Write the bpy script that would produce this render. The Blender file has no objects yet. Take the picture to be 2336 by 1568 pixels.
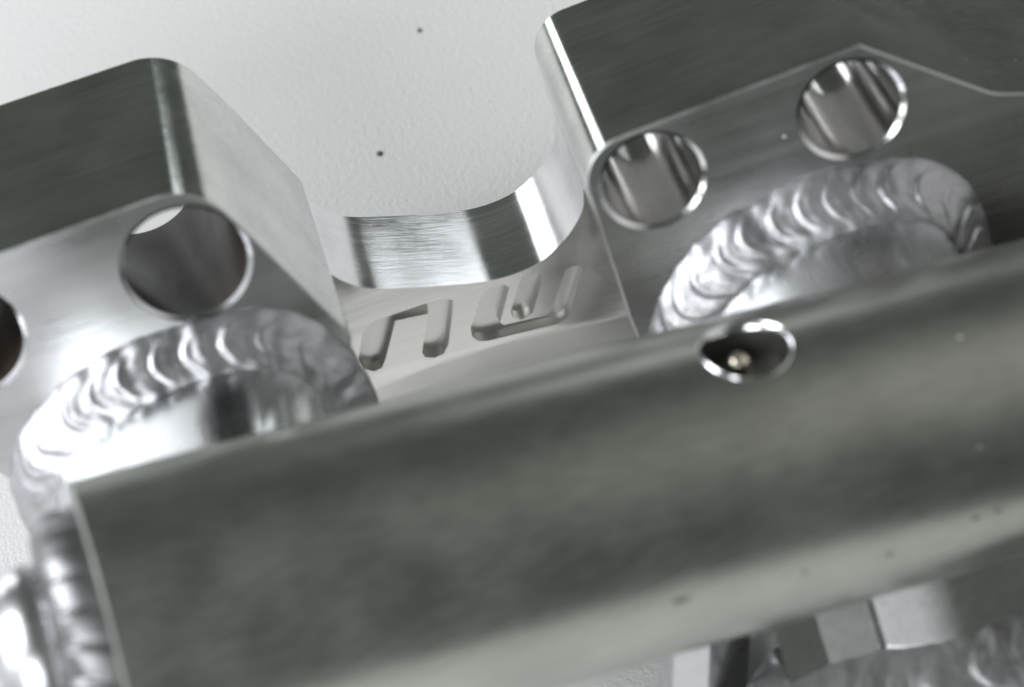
import bpy, bmesh, math, random
from mathutils import Vector, Matrix, noise
from mathutils.geometry import tessellate_polygon
R_ = math.radians
random.seed(4)
scene = bpy.context.scene
COL = scene.collection

# ------------------------------------------------------------------ frame of the place
# centimetres; the table top is z = 0.  The bracket leans on it: its own frame
# (x along the bracket, y across its front face, z out of the front face) is turned 65 deg.
TILT = Matrix.Translation((0, 0, 1.15)) @ Matrix.Rotation(R_(65), 4, 'X')

# ------------------------------------------------------------------ camera
th, rl = R_(33), R_(18.6)
F = Vector((0, -math.sin(th), -math.cos(th)))
X0 = Vector((1, 0, 0)); U0 = Vector((0, math.cos(th), -math.sin(th)))
RT = X0 * math.cos(rl) - U0 * math.sin(rl)
UP = X0 * math.sin(rl) + U0 * math.cos(rl)
LOC = Vector((0, 0, 1.34)) - F * 24.0
cam = bpy.data.cameras.new('camera')
cam.sensor_width = 36.0
cam.lens = 36.0 * 6000 / 2336
cam.clip_start = 1.0; cam.clip_end = 2000
cam.dof.use_dof = True
cam.dof.focus_distance = 25.0
cam.dof.aperture_fstop = 0.24
cam.dof.aperture_blades = 0
cam_o = bpy.data.objects.new('camera', cam); COL.objects.link(cam_o)
m = Matrix((RT, UP, -F)).transposed().to_4x4(); m.translation = LOC
cam_o.matrix_world = TILT @ m
scene.camera = cam_o

# ------------------------------------------------------------------ room light
world = bpy.data.worlds.new('World'); scene.world = world
world.use_nodes = True
nt = world.node_tree; nt.nodes.clear()
def wn(t, **k):
    n = nt.nodes.new(t)
    for a, b in k.items(): setattr(n, a, b)
    return n
out = wn('ShaderNodeOutputWorld'); bg = wn('ShaderNodeBackground')
tc = wn('ShaderNodeTexCoord')
def glow(vec, lo, hi):
    d = wn('ShaderNodeVectorMath', operation='DOT_PRODUCT')
    v = Vector(vec).normalized(); d.inputs[1].default_value = v
    nt.links.new(tc.outputs['Generated'], d.inputs[0])
    r = wn('ShaderNodeMapRange', interpolation_type='SMOOTHSTEP')
    r.inputs['From Min'].default_value = lo; r.inputs['From Max'].default_value = hi
    nt.links.new(d.outputs['Value'], r.inputs['Value'])
    return r.outputs['Result']
def addc(prev, fac, col):
    mx = wn('ShaderNodeMix', data_type='RGBA', blend_type='MIX')
    nt.links.new(fac, mx.inputs['Factor'])
    if isinstance(prev, tuple): mx.inputs['A'].default_value = (*prev, 1)
    else: nt.links.new(prev, mx.inputs['A'])
    mx.inputs['B'].default_value = (*col, 1)
    return mx.outputs['Result']
c = addc((.088, .097, .088), glow((-.88, .10, .42), .62, 1.0), (.8, .82, .85))   # dim room; pale bright wall on the left
c = addc(c, glow((.90, .05, .40), .66, 1.0), (.7, .7, .7))                        # pale wall on the right
c = addc(c, glow((-.60, -.80, .10), .70, .97), (.50, .51, .52))
nt.links.new(c, bg.inputs['Color']); bg.inputs['Strength'].default_value = 1.0
nt.links.new(bg.outputs[0], out.inputs[0])

def lamp(name, direction, dist, w, h, radiance, col=(1, 1, 1), centre=(0, .8, 1.5), roll=0):
    """rectangular area light; direction is given in the bracket's frame"""
    d = Vector(direction).normalized()
    L = bpy.data.lights.new(name, 'AREA'); L.shape = 'RECTANGLE'; L.size = w; L.size_y = h
    L.energy = radiance * math.pi * w * h; L.color = col
    o = bpy.data.objects.new(name, L); COL.objects.link(o)
    p = TILT @ (Vector(centre) + d * dist)
    t = TILT @ Vector(centre)
    q = (t - p).to_track_quat('-Z', 'Z')
    o.matrix_world = Matrix.Translation(p) @ q.to_matrix().to_4x4() @ Matrix.Rotation(roll, 4, 'Z')
    return o
def az(a, e):                # azimuth from straight ahead along the table, elevation over it
    a, e = R_(a), R_(e)
    v = Vector((math.sin(a) * math.cos(e), math.cos(a) * math.cos(e), math.sin(e)))
    return Matrix.Rotation(R_(-65), 3, 'X') @ v
lamp('window_left_front', az(-142, 38), 80, 50, 34, 5.6, (.94, .97, 1))
lamp('window_left', az(-75, 36), 80, 50, 46, 7.4, (.94, .97, 1))
lamp('window_back_left', az(-21.5, -1), 85, 13, 20, 3.6, (.95, .97, 1))
lamp('window_back', az(15.8, 6.3), 90, 14, 10, 2.7, (.92, .96, 1))
lamp('added_back_strip', az(28, -1), 90, 2.4, 8, 2.2, (.95, .97, 1))  # added strip lamp, makes the narrow bright band on the saddle arc

scene.render.engine = 'CYCLES'
scene.view_settings.view_transform = 'Standard'
scene.view_settings.look = 'None'
scene.view_settings.exposure = 0
scene.view_settings.gamma = 1
scene.cycles.max_bounces = 10; scene.cycles.glossy_bounces = 8
scene.cycles.caustics_reflective = False

# ------------------------------------------------------------------ materials
def new_mat(name):
    mt = bpy.data.materials.new(name); mt.use_nodes = True
    n = mt.node_tree; b = n.nodes['Principled BSDF']
    return mt, n, b
def metal(name, col, rough, streak=(.5, 26, 26), bump=.02, rvar=.10, cvar=.10, detail=6,
          blotch=None, tint=None, spots=0.0):
    mt, n, b = new_mat(name)
    N = n.nodes; Lk = n.links
    b.inputs['Metallic'].default_value = 1
    t = N.new('ShaderNodeTexCoord')
    mp = N.new('ShaderNodeMapping'); mp.inputs['Scale'].default_value = streak
    Lk.new(t.outputs['Object'], mp.inputs['Vector'])
    ns = N.new('ShaderNodeTexNoise'); ns.inputs['Scale'].default_value = 1; ns.inputs['Detail'].default_value = detail
    ns.inputs['Roughness'].default_value = .65
    Lk.new(mp.outputs[0], ns.inputs['Vector'])
    nb = N.new('ShaderNodeTexNoise'); nb.inputs['Scale'].default_value = blotch or 1.3; nb.inputs['Detail'].default_value = 5
    Lk.new(t.outputs['Object'], nb.inputs['Vector'])
    ad = N.new('ShaderNodeMath'); ad.operation = 'ADD'
    Lk.new(ns.outputs['Fac'], ad.inputs[0]); Lk.new(nb.outputs['Fac'], ad.inputs[1])
    mr = N.new('ShaderNodeMapRange'); mr.inputs['From Min'].default_value = .7; mr.inputs['From Max'].default_value = 1.3
    mr.inputs['To Min'].default_value = max(.03, rough - rvar); mr.inputs['To Max'].default_value = rough + rvar
    Lk.new(ad.outputs[0], mr.inputs['Value']); Lk.new(mr.outputs[0], b.inputs['Roughness'])
    mc = N.new('ShaderNodeMix'); mc.data_type = 'RGBA'
    mc.inputs['A'].default_value = (*[x * (1 - cvar) for x in col], 1)
    mc.inputs['B'].default_value = (*[min(1, x * (1 + cvar)) for x in col], 1)
    m2 = N.new('ShaderNodeMapRange'); m2.inputs['From Min'].default_value = .75; m2.inputs['From Max'].default_value = 1.25
    Lk.new(ad.outputs[0], m2.inputs['Value']); Lk.new(m2.outputs[0], mc.inputs['Factor'])
    last = mc.outputs['Result']
    if tint:
        at = N.new('ShaderNodeAttribute'); at.attribute_name = 'heat'
        mt2 = N.new('ShaderNodeMix'); mt2.data_type = 'RGBA'
        Lk.new(at.outputs['Fac'], mt2.inputs['Factor']); Lk.new(last, mt2.inputs['A'])
        mt2.inputs['B'].default_value = (*tint, 1); last = mt2.outputs['Result']
    Lk.new(last, b.inputs['Base Color'])
    bp = N.new('ShaderNodeBump'); bp.inputs['Strength'].default_value = 1; bp.inputs['Distance'].default_value = bump
    Lk.new(ns.outputs['Fac'], bp.inputs['Height']); Lk.new(bp.outputs[0], b.inputs['Normal'])
    return mt
AL = (.74, .745, .74)
M_side = metal('milled_aluminium_side', (.66, .68, .65), .11, (.3, 26, 26), .0010, .03, .20)
M_front = metal('milled_aluminium_face', (.72, .72, .73), .29, (.25, 8, 8), .0012, .05, .08)
M_arc = metal('bored_aluminium', (.86, .86, .87), .13, (.3, 8, 55), .0006, .07, .14)
M_bore_dark = metal('shaded_drilled_aluminium', (.058, .046, .037), .34, (7, 7, .6), .003, .06, .5)  # left bores: the shade inside them is put into this dark colour
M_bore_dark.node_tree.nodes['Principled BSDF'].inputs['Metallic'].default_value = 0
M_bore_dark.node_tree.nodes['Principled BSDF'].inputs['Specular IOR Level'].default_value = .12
M_bore = metal('drilled_aluminium', (.50, .49, .48), .14, (7, 7, .6), .003, .06)
M_chamf = metal('cut_edge_aluminium', (.82, .82, .83), .14, (6, 6, 6), .002)
M_tube = metal('dull_extruded_aluminium', (.47, .475, .435), .32, (.5, 18, 18), .0012, .04, .12, blotch=1.4)
M_weld = metal('weld_metal', (.52, .52, .535), .45, (5, 5, 5), .0015, .08, .14, tint=(.22, .24, .40))
M_boss = metal('turned_aluminium_wall', (.72, .73, .73), .25, (10, 10, .6), .001, .05)
M_post = metal('polished_post_aluminium', (.82, .82, .82), .16, (8, 8, .6), .0008, .04)
M_saddle = metal('milled_aluminium_web', (.84, .815, .79), .20, (.3, 7, 7), .001, .05, .06)
M_weld_dark = metal('dark_weld_metal', (.27, .27, .275), .36, (5, 5, 5), .002)  # ring bead, darker than the other welds
M_floor = metal('milled_pocket_floor', (.90, .88, .86), .30, (.3, 7, 7), .0005, .03, .04)
M_rim = metal('deburred_rim_aluminium', (.50, .51, .50), .45, (5, 5, 5), .001)
M_pock = metal('milled_pocket_aluminium', (.84, .83, .81), .36, (.5, 6, 6), .0004, .04, .06)
M_dark, _n, _b = new_mat('dark_hole_wall'); _b.inputs['Base Color'].default_value = (.03, .028, .026, 1); _b.inputs['Roughness'].default_value = .5  # near-black, for the wall of the tube's drilled hole
M_pin = metal('warm_glint_metal', (.95, .84, .70), .22, (4, 4, 4), .0005, .02)  # warm pale tone of the bright spot in the tube hole, put into the colour

# table: off-white orange-peel powder coat
M_table, n, b = new_mat('off_white_textured_coating')
N = n.nodes; Lk = n.links
b.inputs['Base Color'].default_value = (.70, .70, .70, 1); b.inputs['Roughness'].default_value = .55
b.inputs['Specular IOR Level'].default_value = .3
t = N.new('ShaderNodeTexCoord')
n1 = N.new('ShaderNodeTexNoise'); n1.inputs['Scale'].default_value = 16; n1.inputs['Detail'].default_value = 3
n2 = N.new('ShaderNodeTexNoise'); n2.inputs['Scale'].default_value = 34; n2.inputs['Detail'].default_value = 2
Lk.new(t.outputs['Object'], n1.inputs['Vector']); Lk.new(t.outputs['Object'], n2.inputs['Vector'])
ad = N.new('ShaderNodeMath'); ad.operation = 'ADD'
Lk.new(n1.outputs['Fac'], ad.inputs[0]); Lk.new(n2.outputs['Fac'], ad.inputs[1])
bp = N.new('ShaderNodeBump'); bp.inputs['Strength'].default_value = .62; bp.inputs['Distance'].default_value = .012
Lk.new(ad.outputs[0], bp.inputs['Height']); Lk.new(bp.outputs[0], b.inputs['Normal'])
n3 = N.new('ShaderNodeTexNoise'); n3.inputs['Scale'].default_value = .35; n3.inputs['Detail'].default_value = 2
Lk.new(t.outputs['Object'], n3.inputs['Vector'])
rp = N.new('ShaderNodeMapRange'); rp.inputs['To Min'].default_value = .80; rp.inputs['To Max'].default_value = .84
Lk.new(n3.outputs['Fac'], rp.inputs['Value'])
cc = N.new('ShaderNodeCombineColor')
for i, g_ in enumerate((1.0, .99, .975)):
    q_ = N.new('ShaderNodeMath'); q_.operation = 'MULTIPLY'; q_.inputs[1].default_value = g_
    Lk.new(rp.outputs[0], q_.inputs[0]); Lk.new(q_.outputs[0], cc.inputs[i])
Lk.new(cc.outputs[0], b.inputs['Base Color'])

# ------------------------------------------------------------------ helpers
def link(name, bm, mats, parent=None, angle=32, recalc=True):
    if recalc: bmesh.ops.recalc_face_normals(bm, faces=bm.faces)
    me = bpy.data.meshes.new(name); bm.to_mesh(me); bm.free()
    for mm in (mats if isinstance(mats, (list, tuple)) else [mats]): me.materials.append(mm)
    me.shade_smooth()
    if angle: me.set_sharp_from_angle(angle=R_(angle))
    o = bpy.data.objects.new(name, me); COL.objects.link(o)
    if parent: o.parent = parent
    return o

def fillet(pts, n=12):
    """pts: (x, y, radius) -> rounded closed outline"""
    out = []
    k = len(pts)
    for i in range(k):
        p = Vector(pts[i][:2]); a = Vector(pts[i - 1][:2]); c = Vector(pts[(i + 1) % k][:2]); r = pts[i][2]
        if r <= 0: out.append(p); continue
        u = (a - p).normalized(); v = (c - p).normalized()
        ang = u.angle(v); d = r / math.tan(ang / 2)
        d = min(d, (a - p).length * .49, (c - p).length * .49); r2 = d * math.tan(ang / 2)
        cen = p + (u + v).normalized() * (r2 / math.sin(ang / 2))
        s = p + u * d - cen; e = p + v * d - cen
        tot = s.angle_signed(e)
        for j in range(n + 1):
            t = j / n
            rot = Matrix.Rotation(-tot * t, 2)
            out.append(cen + rot @ s)
    return out

def spline(pts, per=6, closed=False):
    P = [Vector(p) for p in pts]; out = []
    n = len(P); rng = n if closed else n - 1
    for i in range(rng):
        g = lambda k: P[k % n] if closed else P[max(0, min(n - 1, k))]
        p0, p1, p2, p3 = g(i - 1), g(i), g(i + 1), g(i + 2)
        for j in range(per):
            t = j / per
            out.append(.5 * ((2 * p1) + (p2 - p0) * t + (2 * p0 - 5 * p1 + 4 * p2 - p3) * t * t + (-p0 + 3 * p1 - 3 * p2 + p3) * t ** 3))
    if not closed: out.append(P[-1])
    return out

def inset(pts, d):
    k = len(pts); out = []
    area = sum(pts[i - 1].x * pts[i].y - pts[i].x * pts[i - 1].y for i in range(k))
    sg = 1 if area > 0 else -1
    for i in range(k):
        a = pts[i] - pts[i - 1]; c = pts[(i + 1) % k] - pts[i]
        if a.length < 1e-6: a = c
        if c.length < 1e-6: c = a
        na = Vector((-a.y, a.x)).normalized() * sg; nc = Vector((-c.y, c.x)).normalized() * sg
        nn = (na + nc); nn = nn / max(.4, nn.length_squared) * 2 if nn.length > 1e-6 else na
        out.append(pts[i] + nn * d)
    return out

def circle(cx, cy, r, n=72):
    return [Vector((cx + r * math.cos(2 * math.pi * i / n), cy + r * math.sin(2 * math.pi * i / n))) for i in range(n)]

def cap(bm, loops, z, mat=0):
    """planar face with holes; loops[0] is the outline. z is a number or function(x,y)"""
    zz = z if callable(z) else (lambda x, y: z)
    L3 = [[Vector((p.x, p.y, 0)) for p in lp] for lp in loops]
    tris = tessellate_polygon(L3)
    vs = [bm.verts.new((p.x, p.y, zz(p.x, p.y))) for lp in loops for p in lp]
    for t in tris:
        try:
            f = bm.faces.new([vs[i] for i in t]); f.material_index = mat
        except ValueError: pass

def ring_between(bm, A, B, mat=0, closed=True):
    va = [bm.verts.new(p) for p in A]; vb = [bm.verts.new(p) for p in B]
    n = len(A)
    for i in range(n if closed else n - 1):
        j = (i + 1) % n
        f = bm.faces.new((va[i], va[j], vb[j], vb[i])); f.material_index = mat

def to3(pts, z): return [Vector((p.x, p.y, z)) for p in pts]

def tag(o, label, cat, group=None):
    o['label'] = label; o['category'] = cat
    if group: o['group'] = group

# ------------------------------------------------------------------ table
bm = bmesh.new()
x0, x1, y0, y1 = -26, 7.5, -27, 13.5
nx, ny = 2, 2
vs = [bm.verts.new(p) for p in ((x0, y0, 0), (x1, y0, 0), (x1, y1, 0), (x0, y1, 0), (x0, y0, -2.2), (x1, y0, -2.2), (x1, y1, -2.2), (x0, y1, -2.2))]
for q in ((0, 1, 2, 3), (7, 6, 5, 4), (0, 4, 5, 1), (1, 5, 6, 2), (2, 6, 7, 3), (3, 7, 4, 0)):
    bm.faces.new([vs[i] for i in q])
bmesh.ops.bevel(bm, geom=[e for e in bm.edges], offset=.25, segments=3, affect='EDGES')
tb = link('table_top', bm, M_table); tb['kind'] = 'structure'

M_speck, _n, _b = new_mat('grey_dust'); _b.inputs['Base Color'].default_value = (.12, .115, .11, 1); _b.inputs['Roughness'].default_value = .8
def speck(x, y, r, label):
    bm = bmesh.new()
    bmesh.ops.create_icosphere(bm, subdivisions=2, radius=r)
    for v in bm.verts:
        v.co *= 1 + .45 * noise.noise(v.co * 40 + Vector((x, y, 0)) * 3)
        v.co.z *= .5
    o = link('dust_speck', bm, M_speck, angle=0); o.location = (x, y, r * .3)
    tag(o, label, 'speck', 'dark specks on the white table')

# ------------------------------------------------------------------ the welded bracket
root = bpy.data.objects.new('welded_bracket', None); COL.objects.link(root)
root.matrix_world = TILT
tag(root, 'bare aluminium bracket with bolt bores, ripple welds and a thick round cross tube', 'bracket')
ZF, ZS = 2.53, 1.34

def block(front, back, holes, ch=.018):
    """clamp block: lofted outline with chamfered front rim; holes = (x, y, r, chamfer, back centre dx, dy)"""
    bm = bmesh.new()
    f_in = inset(front, ch)
    loops = [f_in] + [circle(h[0], h[1], h[2] + h[3]) for h in holes]
    cap(bm, loops, ZF, 0)
    ring_between(bm, to3(f_in, ZF), to3(front, ZF - ch), 2)
    n = 6
    for i in range(n):
        a = i / n; b_ = (i + 1) / n
        A = [Vector((p.x + (q.x - p.x) * a, p.y + (q.y - p.y) * a, (ZF - ch) * (1 - a))) for p, q in zip(front, back)]
        B = [Vector((p.x + (q.x - p.x) * b_, p.y + (q.y - p.y) * b_, (ZF - ch) * (1 - b_))) for p, q in zip(front, back)]
        ring_between(bm, A, B, 1)
    cap(bm, [back] + [circle(h[0] + h[4], h[1] + h[5], h[2] * h[6]) for h in holes if h[6]], 0, 1)
    bmesh.ops.remove_doubles(bm, verts=bm.verts, dist=1e-4)
    o = link('clamp_block', bm, [M_front, M_side, M_rim], root, 9)
    for h in holes:
        x, y, r, c_, dx, dy, fl = h
        bm = bmesh.new()
        ring_between(bm, to3(circle(x, y, r + c_), ZF), to3(circle(x, y, r), ZF - c_ * .8), 1)
        n = 10
        for i in range(n):
            a = i / n; b_ = (i + 1) / n
            zt = ZF - c_ * .8
            g = (fl or 1) - 1
            ring_between(bm, to3(circle(x + dx * a, y + dy * a, r * (1 + g * a)), zt * (1 - a)), to3(circle(x + dx * b_, y + dy * b_, r * (1 + g * b_)), zt * (1 - b_)), 0)
        bmesh.ops.remove_doubles(bm, verts=bm.verts, dist=1e-4)
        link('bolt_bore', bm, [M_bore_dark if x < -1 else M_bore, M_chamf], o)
    return o

# left block (right flank runs down to the saddle)
LF = [(-6.4, 3.10, 0), (-2.02, 3.21, .55), (-1.66, 2.36, .6), (-1.27, 1.37, .1), (-1.42, .85, 0), (-1.45, -.6, .2), (-3.7, -.6, .3), (-4.25, .75, .3), (-4.62, 1.45, .2), (-6.4, 2.0, 0)]
LB = [(-6.4, 3.25, 0), (-2.05, 3.25, .55), (-1.70, 2.45, .6), (-1.36, 1.55, .1), (-1.48, .85, 0), (-1.45, -.6, .2), (-3.7, -.6, .3), (-4.25, .75, .3), (-4.62, 1.45, .2), (-6.4, 2.0, 0)]
left = block(fillet(LF), fillet(LB), [(-2.33, 2.53, .51, .042, -.5, -.33, 1.22), (-4.30, 2.50, .51, .042, 0, 0, 1)])

# right block
def right_outline(dx, dy):
    base = fillet([(1.16, -.6, 0), (1.03, .6, 0), (1.005, 2.34, .38), (3.50, 2.46, 0), (4.52, 1.60, .5), (6.4, .95, 0), (6.4, -.6, 0)])
    return [Vector((p.x + dx, p.y + dy)) for p in base]
right = block(right_outline(0, 0), right_outline(.03, .02), [(1.55, 1.86, .425, .042, 0, 0, 1), (3.31, 1.90, .435, .042, 0, 0, 1)])

# saddle between the blocks
arc = spline([(-1.62, 1.5), (-1.38, 1.36), (-1.23, 1.18), (-1.05, 1.04), (-.75, .93), (-.35, .80), (.05, .705), (.40, .715), (.66, .82), (.86, .97), (1.0, 1.17), (1.08, 1.6)], 8)
plan = list(arc) + [Vector((1.6, 1.3)), Vector((1.5, -.20)), Vector((.53, -.12)), Vector((-.3, .03)), Vector((-.87, .02)), Vector((-1.6, -.02)), Vector((-2.0, .8)), Vector((-1.8, 1.6))]
G1 = [(-1.36, .40), (-1.24, .66), (-1.10, .76), (-.93, .79), (-.47, .73), (-.38, .67), (-.42, .55), (-.55, .24), (-.62, .16), (-.71, .15), (-.79, .19), (-.80, .25), (-.63, .62), (-.93, .66), (-1.13, .31), (-1.19, .23), (-1.27, .22), (-1.345, .28)]
G1 = [(x, y - .03) for x, y in G1]
G2 = [(-.13, .585), (-.31, .30), (-.325, .21), (-.28, .14), (-.20, .11), (.45, .045), (.54, .07), (.60, .14), (.82, .51), (.80, .56), (.74, .58), (.67, .57), (.44, .21), (.38, .17), (-.02, .22), (-.04, .26), (.14, .58), (.10, .63), (-.07, .64)]
G3 = [(.24, .60), (.08, .33), (.085, .26), (.14, .215), (.21, .215), (.27, .25), (.46, .57), (.44, .61), (.38, .635), (.28, .63)]
glyphs = []
for g in (G1, G2, G3):
    q = [Vector(p) for p in g]
    # keep every pocket clear of the bore edge
    glyphs.append([Vector((p.x, min(p.y, .70 if p.x < -.3 else .66))) for p in q])
bm = bmesh.new()
ch = .012
lip = plan
cap(bm, [lip] + glyphs, ZS, 0)
na = len(arc)
for i in range(5):
    a, b_ = i / 5, (i + 1) / 5
    A = [Vector((p.x, p.y, ZS * (1 - a))) for p in arc]; B = [Vector((p.x, p.y, ZS * (1 - b_))) for p in arc]
    ring_between(bm, A, B, 1, closed=False)
# sloping lower face and back
low = plan[na + 1:na + 6]
ring_between(bm, to3(low, ZS), [Vector((p.x, p.y - .25, ZS - .10)) for p in low], 0, closed=False)
ring_between(bm, [Vector((p.x, p.y - .25, ZS - .10)) for p in low], [Vector((p.x, -1.2, ZS - .16)) for p in low], 0, closed=False)
ring_between(bm, [Vector((p.x, -1.2, ZS - .16)) for p in low], [Vector((p.x, -1.2, 0)) for p in low], 0, closed=False)
cap(bm, [list(arc) + [Vector((1.6, 1.3)), Vector((1.5, -1.2)), Vector((-1.6, -1.2)), Vector((-1.8, 1.6))]], 0.002, 1)
bmesh.ops.remove_doubles(bm, verts=bm.verts, dist=1e-4)
saddle = link('saddle_plate', bm, [M_saddle, M_arc], root)
for g in glyphs:
    bm = bmesh.new(); dep = .13
    n = 3
    ring_between(bm, to3(g, ZS), to3(inset(g, .012), ZS - dep), 0)
    cap(bm, [inset(g, .012)], ZS - dep, 1)
    bmesh.ops.remove_doubles(bm, verts=bm.verts, dist=1e-4)
    link('engraved_letter', bm, [M_pock, M_floor], saddle, 40)

# ------------------------------------------------------------------ round cross tube
A = Vector((-3.927, 1.334, 5.481)); B = Vector((3.827, -.105, 4.389))
AX = (B - A).normalized(); TR = 1.25
HN = Vector((.19289, .97787, .08106)); HN = (HN - AX * HN.dot(AX)).normalized()
E2 = AX.cross(HN).normalized()
def tp(a, ang, r):           # point on the tube: axial, angle from hole direction, radius
    return A + AX * a + (HN * math.cos(ang) + E2 * math.sin(ang)) * r
HA = 5.5234; HR = .335
bm = bmesh.new()
T0, T1 = .33, 11.5
NA = 128
da = 2 * math.pi / NA
hc = 10                       # patch half width in angular steps
hw = hc * da * TR             # half size of the square patch
axs = [T0 + (HA - hw - T0) * i / 14 for i in range(15)] + [HA - hw + 2 * hw * i / (2 * hc) for i in range(1, 2 * hc)] + [HA + hw + (T1 - HA - hw) * i / 14 for i in range(15)]
grid = {}
def wob(a, k):
    p = tp(a, k * da, 1)
    return .0010 * noise.noise(p * .8)
for i, a in enumerate(axs):
    for k in range(NA):
        kk = k - NA // 2
        grid[i, k] = bm.verts.new(tp(a, kk * da, TR + wob(a, kk)))
i0 = 14; i1 = 14 + 2 * hc; k0 = NA // 2 - hc; k1 = NA // 2 + hc
for i in range(len(axs) - 1):
    for k in range(NA):
        if i0 <= i < i1 and k0 <= k < k1: continue
        bm.faces.new((grid[i, k], grid[i + 1, k], grid[i + 1, (k + 1) % NA], grid[i, (k + 1) % NA]))
bd = [(i0 + j, k0) for j in range(2 * hc)] + [(i1, k0 + j) for j in range(2 * hc)] + [(i1 - j, k1) for j in range(2 * hc)] + [(i0, k1 - j) for j in range(2 * hc)]
prev = [grid[q] for q in bd]
def flat(q): return (axs[q[0]] - HA, (q[1] - NA // 2) * da * TR)
steps = 4
for s_ in range(1, steps + 1):
    f_ = s_ / steps; cur = []
    for q in bd:
        a_, t_ = flat(q); an = math.atan2(t_, a_)
        ca, ct = (HR + .038) * math.cos(an), (HR + .038) * math.sin(an)
        pa, pt = a_ + (ca - a_) * f_, t_ + (ct - t_) * f_
        cur.append(bm.verts.new(tp(HA + pa, pt / TR, TR)))
    for j in range(len(bd)):
        j2 = (j + 1) % len(bd)
        bm.faces.new((prev[j], prev[j2], cur[j2], cur[j]))
    prev = cur
angs = [math.atan2(flat(q)[1], flat(q)[0]) for q in bd]
# inside of the tube and the turned left rim
ends = [grid[0, k] for k in range(NA)]
for v in ends: v.co -= 0 * AX
def lathe(bm, prof, n=96, mat=0, off=0.0):
    rows = [[bm.verts.new(tp(a, 2 * math.pi * k / n, r)) for k in range(n)] for a, r in prof]
    for u, w in zip(rows, rows[1:]):
        for k in range(n):
            f = bm.faces.new((u[k], u[(k + 1) % n], w[(k + 1) % n], w[k])); f.material_index = mat
lathe(bm, [(T0, TR), (T0 - .02, TR - .03), (T0 - .02, 1.0)], NA)
lathe(bm, [(T0 + .0, .98), (T1, .98)], 64)
bmesh.ops.remove_doubles(bm, verts=bm.verts, dist=1e-4)
tube = link('cross_tube', bm, M_tube, root, 30, recalc=False)
bm = bmesh.new()
def hole_ring(rr, depth):
    return [tp(HA + rr * math.cos(a), rr * math.sin(a) / TR, TR - depth) for a in angs]
ring_between(bm, hole_ring(HR + .038, 0), hole_ring(HR + .026, -.012), 0)
ring_between(bm, hole_ring(HR + .026, -.012), hole_ring(HR + .01, .012), 0)
ring_between(bm, hole_ring(HR + .01, .012), hole_ring(HR, .05), 0)
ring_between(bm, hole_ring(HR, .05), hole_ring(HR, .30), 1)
bmesh.ops.remove_doubles(bm, verts=bm.verts, dist=1e-4)
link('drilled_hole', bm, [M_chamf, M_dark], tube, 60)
# rounded pin added down in the hole to catch a small warm glint
bm = bmesh.new()
pc = tp(HA - .03, -.06, 1.04)
q = HN.to_track_quat('Z', 'Y')
prof = [(0, .10)] + [(.10 * math.sin(t * math.pi / 20), .10 * math.cos(t * math.pi / 20)) for t in range(1, 11)] + [(.10, -.06), (.20, -.14), (.20, -.4)]
rows = []
for r, z in prof:
    rows.append([bm.verts.new(pc + q @ Vector((r * math.cos(k * math.pi / 16), r * math.sin(k * math.pi / 16), z))) for k in range(32)])
for u, w in zip(rows, rows[1:]):
    for k in range(32): bm.faces.new((u[k], u[(k + 1) % 32], w[(k + 1) % 32], w[k]))
bmesh.ops.remove_doubles(bm, verts=bm.verts, dist=1e-4)
link('added_glint_pin', bm, M_pin, tube, 60)

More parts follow.
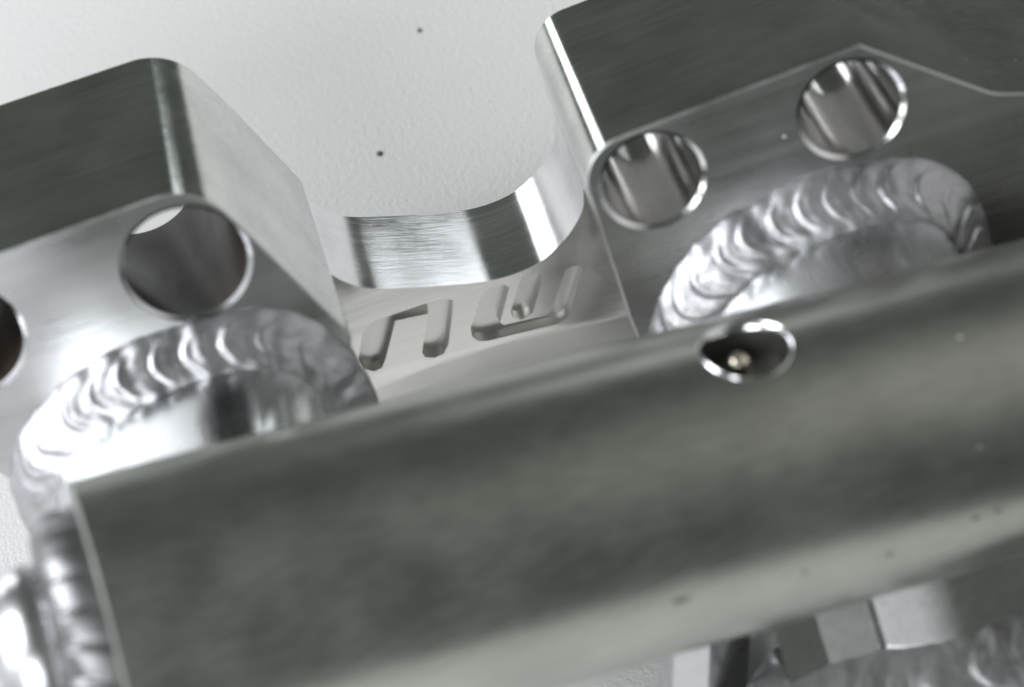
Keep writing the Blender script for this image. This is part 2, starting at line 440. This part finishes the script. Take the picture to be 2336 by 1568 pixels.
# ------------------------------------------------------------------ weld beads
def bead(path, up, inward, leg, spacing, seed, fat=.92, amp=.027, taper=(0, 0), heat=1.0, name='weld_bead', bow=.52, rot=None):
    """fillet weld: sweeps a bulged quarter section along path; up = wall direction, inward = side of the wall"""
    rnd = random.Random(seed)
    P = spline(path, 26)
    acc = [0]
    for a, b_ in zip(P, P[1:]): acc.append(acc[-1] + (b_ - a).length)
    tot = acc[-1]
    marks = []; s_ = -spacing * 2
    while s_ < tot + spacing * 3:
        marks.append(s_); s_ += spacing * rnd.uniform(.7, 1.15)
    hts = [rnd.uniform(.75, 1.35) for _ in marks]
    def saw(x):
        for i in range(len(marks) - 1):
            if marks[i] <= x < marks[i + 1]:
                t = (x - marks[i]) / (marks[i + 1] - marks[i])
                # steep front edge, then a long shallow slope
                e = min(1, t / .28); e = e * e * (3 - 2 * e)
                return (e * (1 - .9 * t) + 0.35 * math.sin(t * 12.5) * t * (1 - t)) * hts[i]
        return 0
    M = 22
    bm = bmesh.new(); lay = bm.verts.layers.float.new('heat')
    rows = []
    K = 520
    import bisect
    for k in range(K + 1):
        s_ = tot * k / K
        i = min(len(P) - 2, max(0, bisect.bisect_right(acc, s_) - 1))
        t = (s_ - acc[i]) / max(1e-6, acc[i + 1] - acc[i])
        c_ = P[i].lerp(P[i + 1], t); T = (P[i + 1] - P[i]).normalized()
        i2 = min(len(P) - 2, i + 8); i3 = max(0, i - 8)
        T = (P[i2 + 1] - P[i3]).normalized()
        O = T.cross(up).normalized() * (-inward)
        lg = leg * (1 + .07 * noise.noise(Vector((s_ * 2.2, seed, 0))) + .05 * noise.noise(Vector((s_ * 7, seed, 5))))
        e0 = min(1, (s_ + .02) / taper[0]) if taper[0] else 1
        e1 = min(1, (tot - s_ + .02) / taper[1]) if taper[1] else 1
        lg *= math.sqrt(max(.02, min(e0, e1)))
        row = []
        for j in range(M + 1):
            ph = j / M * math.pi / 2; xx = (ph - math.pi / 4) / (math.pi / 4)
            x = s_ - bow * spacing * 1.6 * xx * xx + .05 * spacing * noise.noise(Vector((s_ * 2, j * .2, seed)))
            h = saw(x)
            # flat-ish convex section, the toes feather into the plates
            body = .18 + .84 * .7071 / math.cos(ph - math.pi / 4)
            r = lg * (body + amp / leg * h * (1 - abs(xx) ** 3.0) - .03 * abs(xx) ** 6)
            p = c_ + O * (r * math.cos(ph)) + up * (r * math.sin(ph))
            p += (O + up) * .005 * noise.noise(Vector((s_ * 9, j * .35, seed + 3)))
            if j == 0: p -= up * .03
            if j == M: p -= O * .03
            v = bm.verts.new(p)
            v[lay] = heat * max(0, 1 - ph / .75) ** .8 * (.65 + .5 * noise.noise(Vector((s_ * 1.5, 0, seed)))) + heat * .12 * max(0, noise.noise(Vector((s_ * 5, j * .2, 1))))
            row.append(v)
        rows.append(row)
    for a, b_ in zip(rows, rows[1:]):
        for j in range(M): bm.faces.new((a[j], a[j + 1], b_[j + 1], b_[j]))
    for row in (rows[0], rows[-1]):
        cv = bm.verts.new(sum((v.co for v in row), Vector()) / len(row) - up * .03)
        for j in range(M): bm.faces.new((row[j], row[j + 1], cv))
    return link(name, bm, M_weld, root, 0)

Z = Vector((0, 0, 1))
def boss(name, outline, z0, z1, mat, zfun=None):
    bm = bmesh.new()
    P = spline(outline, 8, closed=True)
    n = 8
    for i in range(n):
        ring_between(bm, to3(P, z0 + (z1 - z0) * i / n), to3(P, z0 + (z1 - z0) * (i + 1) / n), 0)
    bmesh.ops.remove_doubles(bm, verts=bm.verts, dist=1e-4)
    return link(name, bm, mat, root, 50)

# left boss under the tube, outline at the front face
LP = [(-4.02, .25), (-4.12, .75), (-3.95, 1.22), (-3.45, 1.52), (-2.95, 1.63), (-2.35, 1.65), (-1.95, 1.53), (-1.72, 1.28), (-1.63, .85), (-1.62, .3), (-1.9, -.2), (-3.6, -.3)]
boss('oval_boss', LP, 1.9, 4.9, M_boss)
bead([Vector((*p, ZF)) for p in [(-3.99, .15), (-4.09, .73), (-3.93, 1.18), (-3.44, 1.48), (-2.95, 1.59), (-2.36, 1.61), (-1.97, 1.50), (-1.75, 1.26), (-1.66, .85), (-1.65, .3)]], Z, 1, .41, .28, 3)
# right boss
RP = [(1.45, -.2), (1.50, .25), (1.75, .62), (2.15, .88), (2.60, 1.00), (3.00, 1.02), (3.40, .96), (3.72, .78), (3.84, .45), (3.85, 0), (3.5, -.4), (1.8, -.5)]
boss('oval_boss', RP, 1.9, 4.6, M_boss)
bead([Vector((*p, ZF)) for p in [(1.42, -.1), (1.50, .25), (1.75, .62), (2.15, .88), (2.60, 1.00), (3.00, 1.02), (3.40, .96), (3.72, .78), (3.84, .45), (3.85, 0)]], Z, 1, .41, .25, 8, heat=.5)

# ------------------------------------------------------------------ plug welded into the left end of the tube
bm = bmesh.new()
lathe(bm, [(T0 + .1, .60), (T0 - .36, .62), (T0 - .40, .70), (T0 - .48, .73), (T0 - .62, .70), (T0 - .76, .60), (T0 - .86, .46), (T0 - .92, .28), (T0 - .94, .02)], 96)
link('end_plug', bm, M_front, root, 45)
# ring weld round the plug
def ring_weld():
    bm = bmesh.new(); lay = bm.verts.layers.float.new('heat'); rnd = random.Random(5)
    n = 360; M = 18; rows = []
    for k in range(n):
        a = 2 * math.pi * k / n; row = []
        for j in range(M + 1):
            ph = j / M * math.pi; xx = (j / M - .5) * 2
            t = (a / (2 * math.pi) * 24 - .5 * xx * xx) % 1
            e = min(1, t / .25); h = e * e * (3 - 2 * e) * (1 - .9 * t)
            q = j / M                                   # cone from the tube rim to the plug, bulged
            bul = (.17 + .05 * h) * math.sin(ph) + .006 * noise.noise(Vector((math.cos(a) * 4, math.sin(a) * 4, j * .3)))
            row.append(bm.verts.new(tp(T0 + .06 - .46 * q - bul * .75, a, 1.07 - .45 * q + bul * .7)))
        rows.append(row)
    for k in range(n):
        u, w = rows[k], rows[(k + 1) % n]
        for j in range(M): bm.faces.new((u[j], u[j + 1], w[j + 1], w[j]))
    link('ring_weld_bead', bm, M_weld_dark, root, 0)
ring_weld()

# ------------------------------------------------------------------ post and weld below the tube (lower right)
Yd = Vector((0, -1, 0))
bm = bmesh.new()
pp = [Vector(p) for p in [(1.30, 4.80), (1.66, 4.735), (2.08, 4.77), (2.10, 4.745), (2.13, 4.745)]]
pp += spline([(2.15, 4.77), (2.35, 4.86), (2.6, 4.92), (2.9, 4.93), (3.25, 4.87), (3.6, 4.75), (4.0, 4.5), (4.3, 4.2)], 6)
lean = lambda y, z: z + (-y - 1.0) * .30
for i in range(7):
    ring_between(bm, [Vector((p.x, -.3 - .3 * i, lean(-.3 - .3 * i, p.y))) for p in pp], [Vector((p.x, -.6 - .3 * i, lean(-.6 - .3 * i, p.y))) for p in pp], 0, closed=False)
bmesh.ops.remove_doubles(bm, verts=bm.verts, dist=1e-4)
link('lower_post', bm, M_post, root, 8)
bead([Vector((x, -2.15, z + .33)) for x, z in [(1.22, 4.4), (1.30, 4.72), (1.7, 4.76), (2.1, 4.80), (2.6, 4.92), (3.2, 4.88), (3.6, 4.75), (4.2, 4.3)]], Vector((0, 1, -.30)).normalized(), -1, .50, .34, 12, heat=.1)
bm = bmesh.new()
bx = [(.55, 4.0), (.60, 4.95), (.9, 5.2), (5.5, 6.6), (6.5, 4.0)]
cap(bm, [[Vector(p) for p in bx]], 0, 0)
for v in bm.verts: v.co = Vector((v.co.x, -2.15, v.co.y))
ring_between(bm, [Vector((p[0], -2.15, p[1])) for p in bx], [Vector((p[0], -2.6, p[1])) for p in bx], 0)
bmesh.ops.remove_doubles(bm, verts=bm.verts, dist=1e-4)
link('lower_flange', bm, M_side, root, 40)
# small rectangular gusset left of the post
bm = bmesh.new()
d = Vector((.27, .963, 0))
def gus(x, z): return [Vector((x, -1.6, z)) + d * 1.0, Vector((x, -1.6, z)) - d * .78]
prof = [(.36, 4.2), (.36, 4.68), (.66, 4.74), (.69, 4.72), (1.12, 4.40), (1.34, 4.40)]
ring_between(bm, [gus(*p)[0] for p in prof], [gus(*p)[1] for p in prof], 0, closed=False)
bmesh.ops.remove_doubles(bm, verts=bm.verts, dist=1e-4)
link('gusset', bm, M_front, root, 20)

# ------------------------------------------------------------------ nicks on the tube, bright chips on the faces
rnd = random.Random(2)
M_nick = metal('oxide_pit', (.22, .22, .21), .5, (5, 5, 5), .001)
for a, an, l, w in [(4.474, 1.542, .10, .035), (6.907, 1.535, .045, .03), (7.104, 1.527, .04, .028), (6.192, 1.642, .035, .03), (5.48, 1.589, .03, .025)]:
    bm = bmesh.new(); n_ = 14
    c0 = bm.verts.new(tp(a, an, TR + .004))
    r1 = []; r2 = []
    for k in range(n_):
        t = 2 * math.pi * k / n_; j = rnd.uniform(.8, 1.2)
        r1.append(bm.verts.new(tp(a + .6 * l * j * math.cos(t), an + .6 * w * j * math.sin(t) / TR, TR + .003)))
        r2.append(bm.verts.new(tp(a + .9 * l * j * math.cos(t), an + .9 * w * j * math.sin(t) / TR, TR - .004)))
    for k in range(n_):
        bm.faces.new((c0, r1[k], r1[(k + 1) % n_])); bm.faces.new((r1[k], r2[k], r2[(k + 1) % n_], r1[(k + 1) % n_]))
    link('surface_nick', bm, M_nick, tube, 0)
def chip(p, r, par):
    bm = bmesh.new(); bmesh.ops.create_icosphere(bm, subdivisions=1, radius=r)
    for v in bm.verts: v.co = v.co * rnd.uniform(.7, 1.3) + p
    link('metal_chip', bm, M_chip, par, 0)
M_chip, n, b = new_mat('pale_dust'); b.inputs['Base Color'].default_value = (.75, .74, .70, 1); b.inputs['Roughness'].default_value = .6
chip(Vector((2.711, 1.857, ZF)), .018, right)
for a, an, r in [(7.123, .364, .014), (6.996, 1.064, .010)]: chip(tp(a, an, TR), r, tube)
for x, y, z in [(4.35, 1.745, 1.6), (4.48, 1.64, 1.9), (4.9, 1.47, 1.9), (4.7, 1.54, 1.3), (5.0, 1.43, 2.1)]: chip(Vector((x, y, z)), .010, right)

# ------------------------------------------------------------------ specks
speck(.13, 3.98, .026, 'dark dust speck on the white table, the upper one, nearer the top edge')
speck(-.68, 2.59, .032, 'dark dust speck on the white table just above the curved saddle, the lower one')
